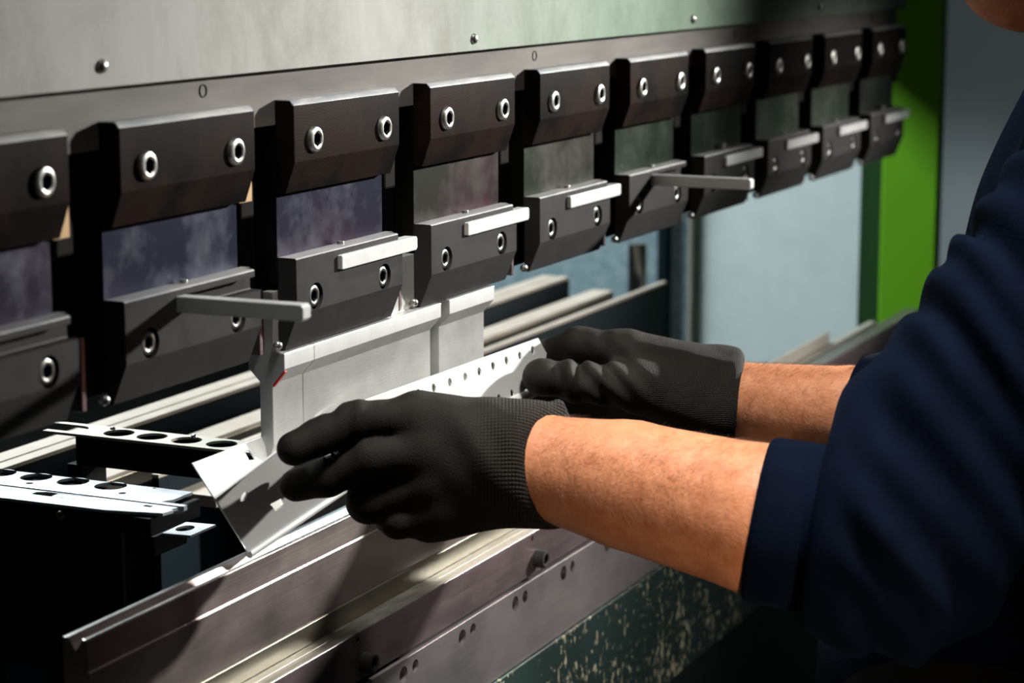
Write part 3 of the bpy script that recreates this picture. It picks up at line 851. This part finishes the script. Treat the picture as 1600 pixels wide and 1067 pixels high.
# --- sweatshirt with pushed-up sleeves
def axis_cut(p, c, n): return (p-c)@n
def folds(p, amp, lam, seed):
    """cloth creases running from the elbow crook down and back"""
    q = p-LE
    c = q@RGT*0.84+q@UPV*0.54; l = q@UPV*0.84-q@RGT*0.54; f = q@FWD
    wob = 0.9*np.sin(23*l+seed)+0.7*np.sin(41*c-17*f+2*seed)
    ph = 2*math.pi/lam*c
    w = np.sin(ph+1.3*wob+18*f+seed)*(0.55+0.45*np.sin(14*l-9*c+seed))
    w = w+0.7*np.sin(0.53*ph-31*l+24*f+2*seed+wob)
    return amp*w
nL = (LE-LW)/np.linalg.norm(LE-LW); nRr = (RE-RW)/np.linalg.norm(RE-RW)
LH = at(1196, 813, 1.430)
def sweat_sdf(p):
    # near sleeve
    a0 = at(1170, 808, 1.431); a1 = at(1275, 826, 1.426)
    s1 = cap(p, a0, a1, 0.0520, 0.0535)
    s1 = smin(s1, cap(p, at(1300, 815, 1.425), LE, 0.066, 0.070), 0.012)
    s1 = smin(s1, cap(p, at(1354, 692, 1.432), at(1520, 730, 1.43), 0.0340, 0.056), 0.014)
    s1 = smin(s1, cap(p, LE, LS, 0.072, 0.088), 0.03)
    tt = (p-LH)@nL
    wgt = np.clip((tt-0.045)/0.03, 0, 1)
    s1 = s1+folds(p, 0.0046, 0.030, 0.4)*wgt
    s1 = smax(s1, -(tt-0.030+0.10*((p-LH)@FWD)), 0.010)
    # far sleeve
    s2 = cap(p, at(1312, 648, 1.765), RE, 0.047, 0.060)
    s2 = smin(s2, cap(p, RE, RS, 0.066, 0.085), 0.03)
    rh = at(1338, 648, 1.76)
    t2 = (p-rh)@nRr
    s2 = s2+folds(p, 0.0042, 0.034, 2.0)*np.clip((t2-0.02)/0.03, 0, 1)
    s2 = smax(s2, -(t2+0.002), 0.012)
    d = trunk(p, 0.022)+0.004*np.sin(30*p[:, 2]+14*p[:, 0])*np.sin(11*p[:, 0]+9*p[:, 1]+3)
    d = smin(smin(d, s1, 0.035), s2, 0.035)
    d = smax(d, 0.885-p[:, 2], 0.01)
    d = smin(d, cap(p, CH+[0, 0.0, 0.14], CH+[0.0, 0.035, 0.185], 0.078, 0.072), 0.03)
    return d
sw = child('sweatshirt', surface(sweat_sdf, (0.30, -0.76, 0.86), (1.10, -0.10, 1.50), 0.0050, 2), M['navy'])
# ribbed hem of the near sleeve
def hem_sdf(p):
    tt = (p-LH)@nL+0.10*((p-LH)@FWD)
    d = cap(p, at(1150, 805, 1.432), at(1300, 830, 1.425), 0.0528, 0.0545)
    return smax(smax(d, -(tt+0.006), 0.006), tt-0.040, 0.004)
hm = surface(hem_sdf, *bounds([LH], 0.09), 0.003, 2)
child('sleeve_cuff', surface(hem_sdf, *bounds([LH], 0.09), 0.003, 2), M['navy'], sw)
def tr_sdf(p): return smax(smax(smin(ell(p, PEL, (0.188, 0.143, 0.155)), legs(p, 0.016), 0.04), p[:, 2]-1.0, 0.01), 0.06-p[:, 2], 0.006)
child('trousers', surface(tr_sdf, (0.45, -0.72, 0.03), (1.08, -0.30, 1.04), 0.010, 2), M['trouser'])
for s in (-1, 1):
    a = np.array([PEL[0]+s*0.13, -0.53, 0.052])
    f = lambda p: smax(cap(p, a+[0, -0.02, 0], a+[s*0.012, 0.15, -0.014], 0.050, 0.040), 0.0-p[:, 2], 0.004)
    child('shoe', surface(f, *bounds([a+[0, -0.03, 0], a+[0, 0.16, 0]], 0.07), 0.006, 2), M['shoe'])
def hair_sdf(p):
    d, q = head(p)
    return smax(ell(q, (0, -0.018, 0.040), (0.083, 0.104, 0.094)), smin(q[:, 1]-0.060+0.9*np.maximum(0.0, 0.075-q[:, 2]), 0.2+q[:, 0]*0, 0.01), 0.008)
child('hair', surface(hair_sdf, *bounds([HC], 0.15), 0.006, 2), M['headhair'])

# --- gloves
m = mat('knit_glove', (0.012, 0.011, 0.010), 0.62, 0, 0.35)
def glove_mat(name, u, v_, o, freq, start, axis):
    """black glove: smooth coating on the fingers, ribbed knit toward the cuff"""
    m = mat(name, (0.012, 0.011, 0.010), 0.75, 0, 0.25)
    g = N(m, 'ShaderNodeNewGeometry').outputs['Position']
    def dotn(vec, f):
        d = N(m, 'ShaderNodeVectorMath', operation='DOT_PRODUCT'); L(m, g, d.inputs[0]); d.inputs[1].default_value = tuple(np.asarray(vec)*f)
        return d.outputs['Value']
    def sinw(x):
        q = N(m, 'ShaderNodeMath', operation='SINE'); L(m, x, q.inputs[0])
        a = N(m, 'ShaderNodeMath', operation='ABSOLUTE'); L(m, q.outputs[0], a.inputs[0]); return a.outputs[0]
    mu = N(m, 'ShaderNodeMath', operation='MULTIPLY'); L(m, sinw(dotn(u, freq)), mu.inputs[0]); L(m, sinw(dotn(v_, freq)), mu.inputs[1])
    mk = N(m, 'ShaderNodeMapRange'); L(m, dotn(axis, 1.0), mk.inputs['Value'])
    c0 = float(np.dot(o, axis)); mk.inputs['From Min'].default_value = c0+start; mk.inputs['From Max'].default_value = c0+start+0.03
    m3 = N(m, 'ShaderNodeMath', operation='MULTIPLY'); L(m, mu.outputs[0], m3.inputs[0]); L(m, mk.outputs[0], m3.inputs[1])
    nz = noise(m, coords(m, (1, 1, 1), 'World'), 900, 2, 0.6)
    m4 = N(m, 'ShaderNodeMath', operation='MULTIPLY_ADD'); L(m, nz, m4.inputs[0]); m4.inputs[1].default_value = 0.5; L(m, m3.outputs[0], m4.inputs[2])
    bump(m, m4.outputs[0], 0.0011, 0.9)
    cn = noise(m, coords(m, (1, 1, 1), 'World'), 26, 4, 0.6)
    setc(m, ramp(m, cn, [(0.3, (0.010, 0.008, 0.0065)), (0.7, (0.019, 0.0155, 0.012))]))
    return m

def wrinkle(p, c, ax, freq, amp, rad):
    q = p-c
    return amp*np.sin(freq*(q@ax))*np.exp(-(q*q).sum(1)/rad**2)

def left_glove(p):
    A = lambda u, v, d: at(u, v, d)
    wr = [A(850, 700, 1.485), A(850, 757, 1.487)]
    idx = chain(p, [A(650, 652, 1.478), A(556, 657, 1.468), A(500, 682, 1.461), A(459, 701, 1.4525)], [0.0135, 0.0126, 0.0118, 0.0112], 0.005)
    mid = chain(p, [A(662, 706, 1.474), A(578, 715, 1.468), A(512, 746, 1.473), A(463, 758, 1.480)], [0.0140, 0.0134, 0.0122, 0.0110], 0.005)
    rin = chain(p, [A(672, 752, 1.478), A(575, 784, 1.482), A(572, 776, 1.506), A(590, 762, 1.520)], [0.0135, 0.0138, 0.0120, 0.0105], 0.005)
    pin = chain(p, [A(690, 790, 1.484), A(622, 812, 1.484), A(612, 808, 1.504), A(632, 790, 1.516)], [0.0125, 0.0120, 0.0108, 0.0098], 0.005)
    thb = chain(p, [A(800, 690, 1.500), A(700, 690, 1.522), A(620, 694, 1.535), A(545, 700, 1.530)], [0.018, 0.016, 0.0125, 0.0105], 0.006)
    fing = smin(smin(idx, mid, 0.003), smin(rin, pin, 0.003), 0.004)
    palm = None
    for w0, k0, r0, r1 in ((wr[0], A(655, 652, 1.480), 0.027, 0.0180), (A(850, 718, 1.483), A(668, 704, 1.477), 0.026, 0.0185),
                           (A(850, 738, 1.485), A(678, 752, 1.481), 0.025, 0.0180), (wr[1], A(696, 796, 1.487), 0.022, 0.0175)):
        c = cap(p, w0, k0, r0, r1); palm = c if palm is None else smin(palm, c, 0.014)
    palm = smin(palm, cap(p, A(790, 748, 1.490), A(668, 812, 1.492), 0.024, 0.0150), 0.012)
    d = smin(palm, fing, 0.007)
    d = smin(d, thb, 0.010)
    cuff = smin(cap(p, A(790, 716, 1.485), A(855, 728, 1.485), 0.0350, 0.0365), cap(p, A(845, 727, 1.485), A(900, 733, 1.485), 0.0362, 0.0395), 0.01)
    d = smin(d, cuff, 0.016)
    d = smin(d, ell(p, A(882, 643, 1.497), (0.008, 0.008, 0.012)), 0.008)
    d = d+wrinkle(p, A(540, 655, 1.46), RG, 520, 0.0008, 0.018)+wrinkle(p, A(760, 700, 1.45), RG*0.8+UP_*0.5, 260, 0.0009, 0.035)
    o = A(838, 729, 1.485)
    n = RG*0.93-FW*0.62+UP_*0.10; n = n/np.linalg.norm(n)
    return smax(d, (p-o)@n-0.012, 0.008)
lo, hi = bounds([at(430, 720, 1.49), at(920, 720, 1.49), at(700, 590, 1.48), at(700, 850, 1.48)], 0.05)
GLm = glove_mat('black_knit_glove', RG, UP_*0.9+FW*0.4, at(700, 700, 1.48), math.pi/0.0023, 0.015, RG)
child('glove', surface(left_glove, lo, hi, 0.0027, 3), GLm)

def right_glove(p):
    A = lambda u, v, d: at(u, v, d)
    # thumb lies on the sheet, fingers behind it
    thb = chain(p, [A(1010, 604, 1.780), A(905, 597, 1.766), A(846, 588, 1.764)], [0.0194, 0.0152, 0.0134], 0.0063)
    thb = smin(thb, ell(p, A(850, 590, 1.764), (0.0158, 0.0158, 0.0134)), 0.0063)
    idx = chain(p, [A(980, 552, 1.801), A(905, 540, 1.808), A(850, 556, 1.840), A(812, 578, 1.853)], [0.0173, 0.0145, 0.0121, 0.0105], 0.0063)
    mid = chain(p, [A(985, 585, 1.822), A(905, 585, 1.853), A(845, 592, 1.864), A(800, 604, 1.861)], [0.0163, 0.0142, 0.0121, 0.0105], 0.0063)
    rin = chain(p, [A(985, 622, 1.832), A(905, 622, 1.859), A(850, 628, 1.864), A(815, 628, 1.859)], [0.0158, 0.0137, 0.0118, 0.0103], 0.0063)
    pin = chain(p, [A(1000, 650, 1.832), A(925, 650, 1.848), A(880, 648, 1.853), A(850, 645, 1.850)], [0.0142, 0.0126, 0.0110, 0.0097], 0.0063)
    fing = smin(smin(idx, mid, 0.0032), smin(rin, pin, 0.0032), 0.0032)
    palm = None
    for w0, k0, r0, r1 in ((A(1140, 600, 1.801), A(978, 556, 1.804), 0.0263, 0.0215), (A(1140, 625, 1.808), A(985, 590, 1.822), 0.0263, 0.0210),
                           (A(1140, 645, 1.808), A(990, 625, 1.832), 0.0252, 0.0199), (A(1140, 655, 1.806), A(1005, 652, 1.829), 0.0231, 0.0173),
                           (A(1120, 640, 1.785), A(1000, 606, 1.783), 0.0231, 0.0210)):
        c = cap(p, w0, k0, r0, r1); palm = c if palm is None else smin(palm, c, 0.0126)
    d = smin(palm, fing, 0.0063)
    d = smin(d, thb, 0.0084)
    cuff = smin(cap(p, A(1085, 617, 1.803), A(1135, 626, 1.801), 0.0336, 0.0336), cap(p, A(1125, 626, 1.801), A(1180, 632, 1.798), 0.0334, 0.0370), 0.0084)
    d = smin(d, cuff, 0.0147)
    # folds of the coating round the thumb joint
    q = p-A(890, 583, 1.752)
    d = d-0.0060*np.exp(-((q@RG)/0.0042)**2-((q@UP_+0.002)/0.017)**2-((q@FW)/0.022)**2)
    d = d+0.0042*np.exp(-((q@RG-0.0085)/0.0042)**2-((q@UP_)/0.016)**2-((q@FW)/0.022)**2)
    d = d+0.0022*np.exp(-((q@RG+0.010)/0.004)**2-((q@UP_)/0.016)**2-((q@FW)/0.022)**2)
    d = smin(d, ell(p, A(1133, 558, 1.797), (0.0085, 0.016, 0.0085)), 0.008)
    d = d+wrinkle(p, A(950, 590, 1.759), RG*0.75+UP_*0.66, 400, 0.0022, 0.028)+wrinkle(p, A(935, 528, 1.785), RG, 380, 0.0008, 0.0210)
    o = A(1148, 628, 1.801)
    n = RG*0.97-FW*0.10-UP_*0.12; n = n/np.linalg.norm(n)
    return smax(d, (p-o)@n-0.004, 0.008)
lo, hi = bounds([at(800, 600, 1.80), at(1190, 620, 1.80), at(1000, 500, 1.80), at(1000, 690, 1.82)], 0.05)
GRm = glove_mat('black_knit_glove', RG, UP_*0.9+FW*0.4, at(1000, 600, 1.80), 2*math.pi/0.0027, -0.0105, RG)
child('glove', surface(right_glove, lo, hi, 0.0027, 3), GRm)

# --- fine hairs on both forearms
def arm_hair(A0, A1, r0, r1, n, length, seed):
    rg = np.random.default_rng(seed); vs = []; fs = []
    ax = (A1-A0); Ln = np.linalg.norm(ax); ax = ax/Ln
    e1 = UPV-(UPV@ax)*ax; e1 /= np.linalg.norm(e1); e2 = np.cross(ax, e1)
    for _ in range(n):
        t = rg.random(); ph = rg.uniform(-1.9, 1.9)
        nr = math.cos(ph)*e1+math.sin(ph)*e2; tg = -math.sin(ph)*e1+math.cos(ph)*e2
        base = A0+ax*t*Ln+nr*(r0+(r1-r0)*t-0.0012)
        ln = length*(0.5+0.8*rg.random())
        dr = nr*0.42+ax*(0.62+0.2*rg.normal())+tg*(0.45*rg.normal()-0.25); dr /= np.linalg.norm(dr)
        p1 = base+dr*ln*0.5; dr2 = dr-nr*0.30; dr2 /= np.linalg.norm(dr2); p2 = p1+dr2*ln*0.5
        sd = np.cross(dr, nr); sd /= max(np.linalg.norm(sd), 1e-6); wd = 0.00004
        i = len(vs)
        vs += [base-sd*wd, base+sd*wd, base+nr*wd*1.6, p1-sd*wd*0.8, p1+sd*wd*0.8, p1+nr*wd, p2]
        fs += [(i, i+1, i+4, i+3), (i+1, i+2, i+5, i+4), (i+2, i, i+3, i+5), (i+3, i+4, i+6), (i+4, i+5, i+6), (i+5, i+3, i+6)]
    me = bpy.data.meshes.new('hair'); me.from_pydata([tuple(v) for v in vs], [], fs); me.update()
    return me
h1 = child('arm_hair', arm_hair(LW, LK, 0.0340, 0.0482, 9000, 0.0095, 3), M['hair']); tag(h1, kind='stuff')
h2 = child('arm_hair', arm_hair(RW, RK, 0.0320, 0.0380, 5000, 0.0095, 5), M['hair']); tag(h2, kind='stuff')
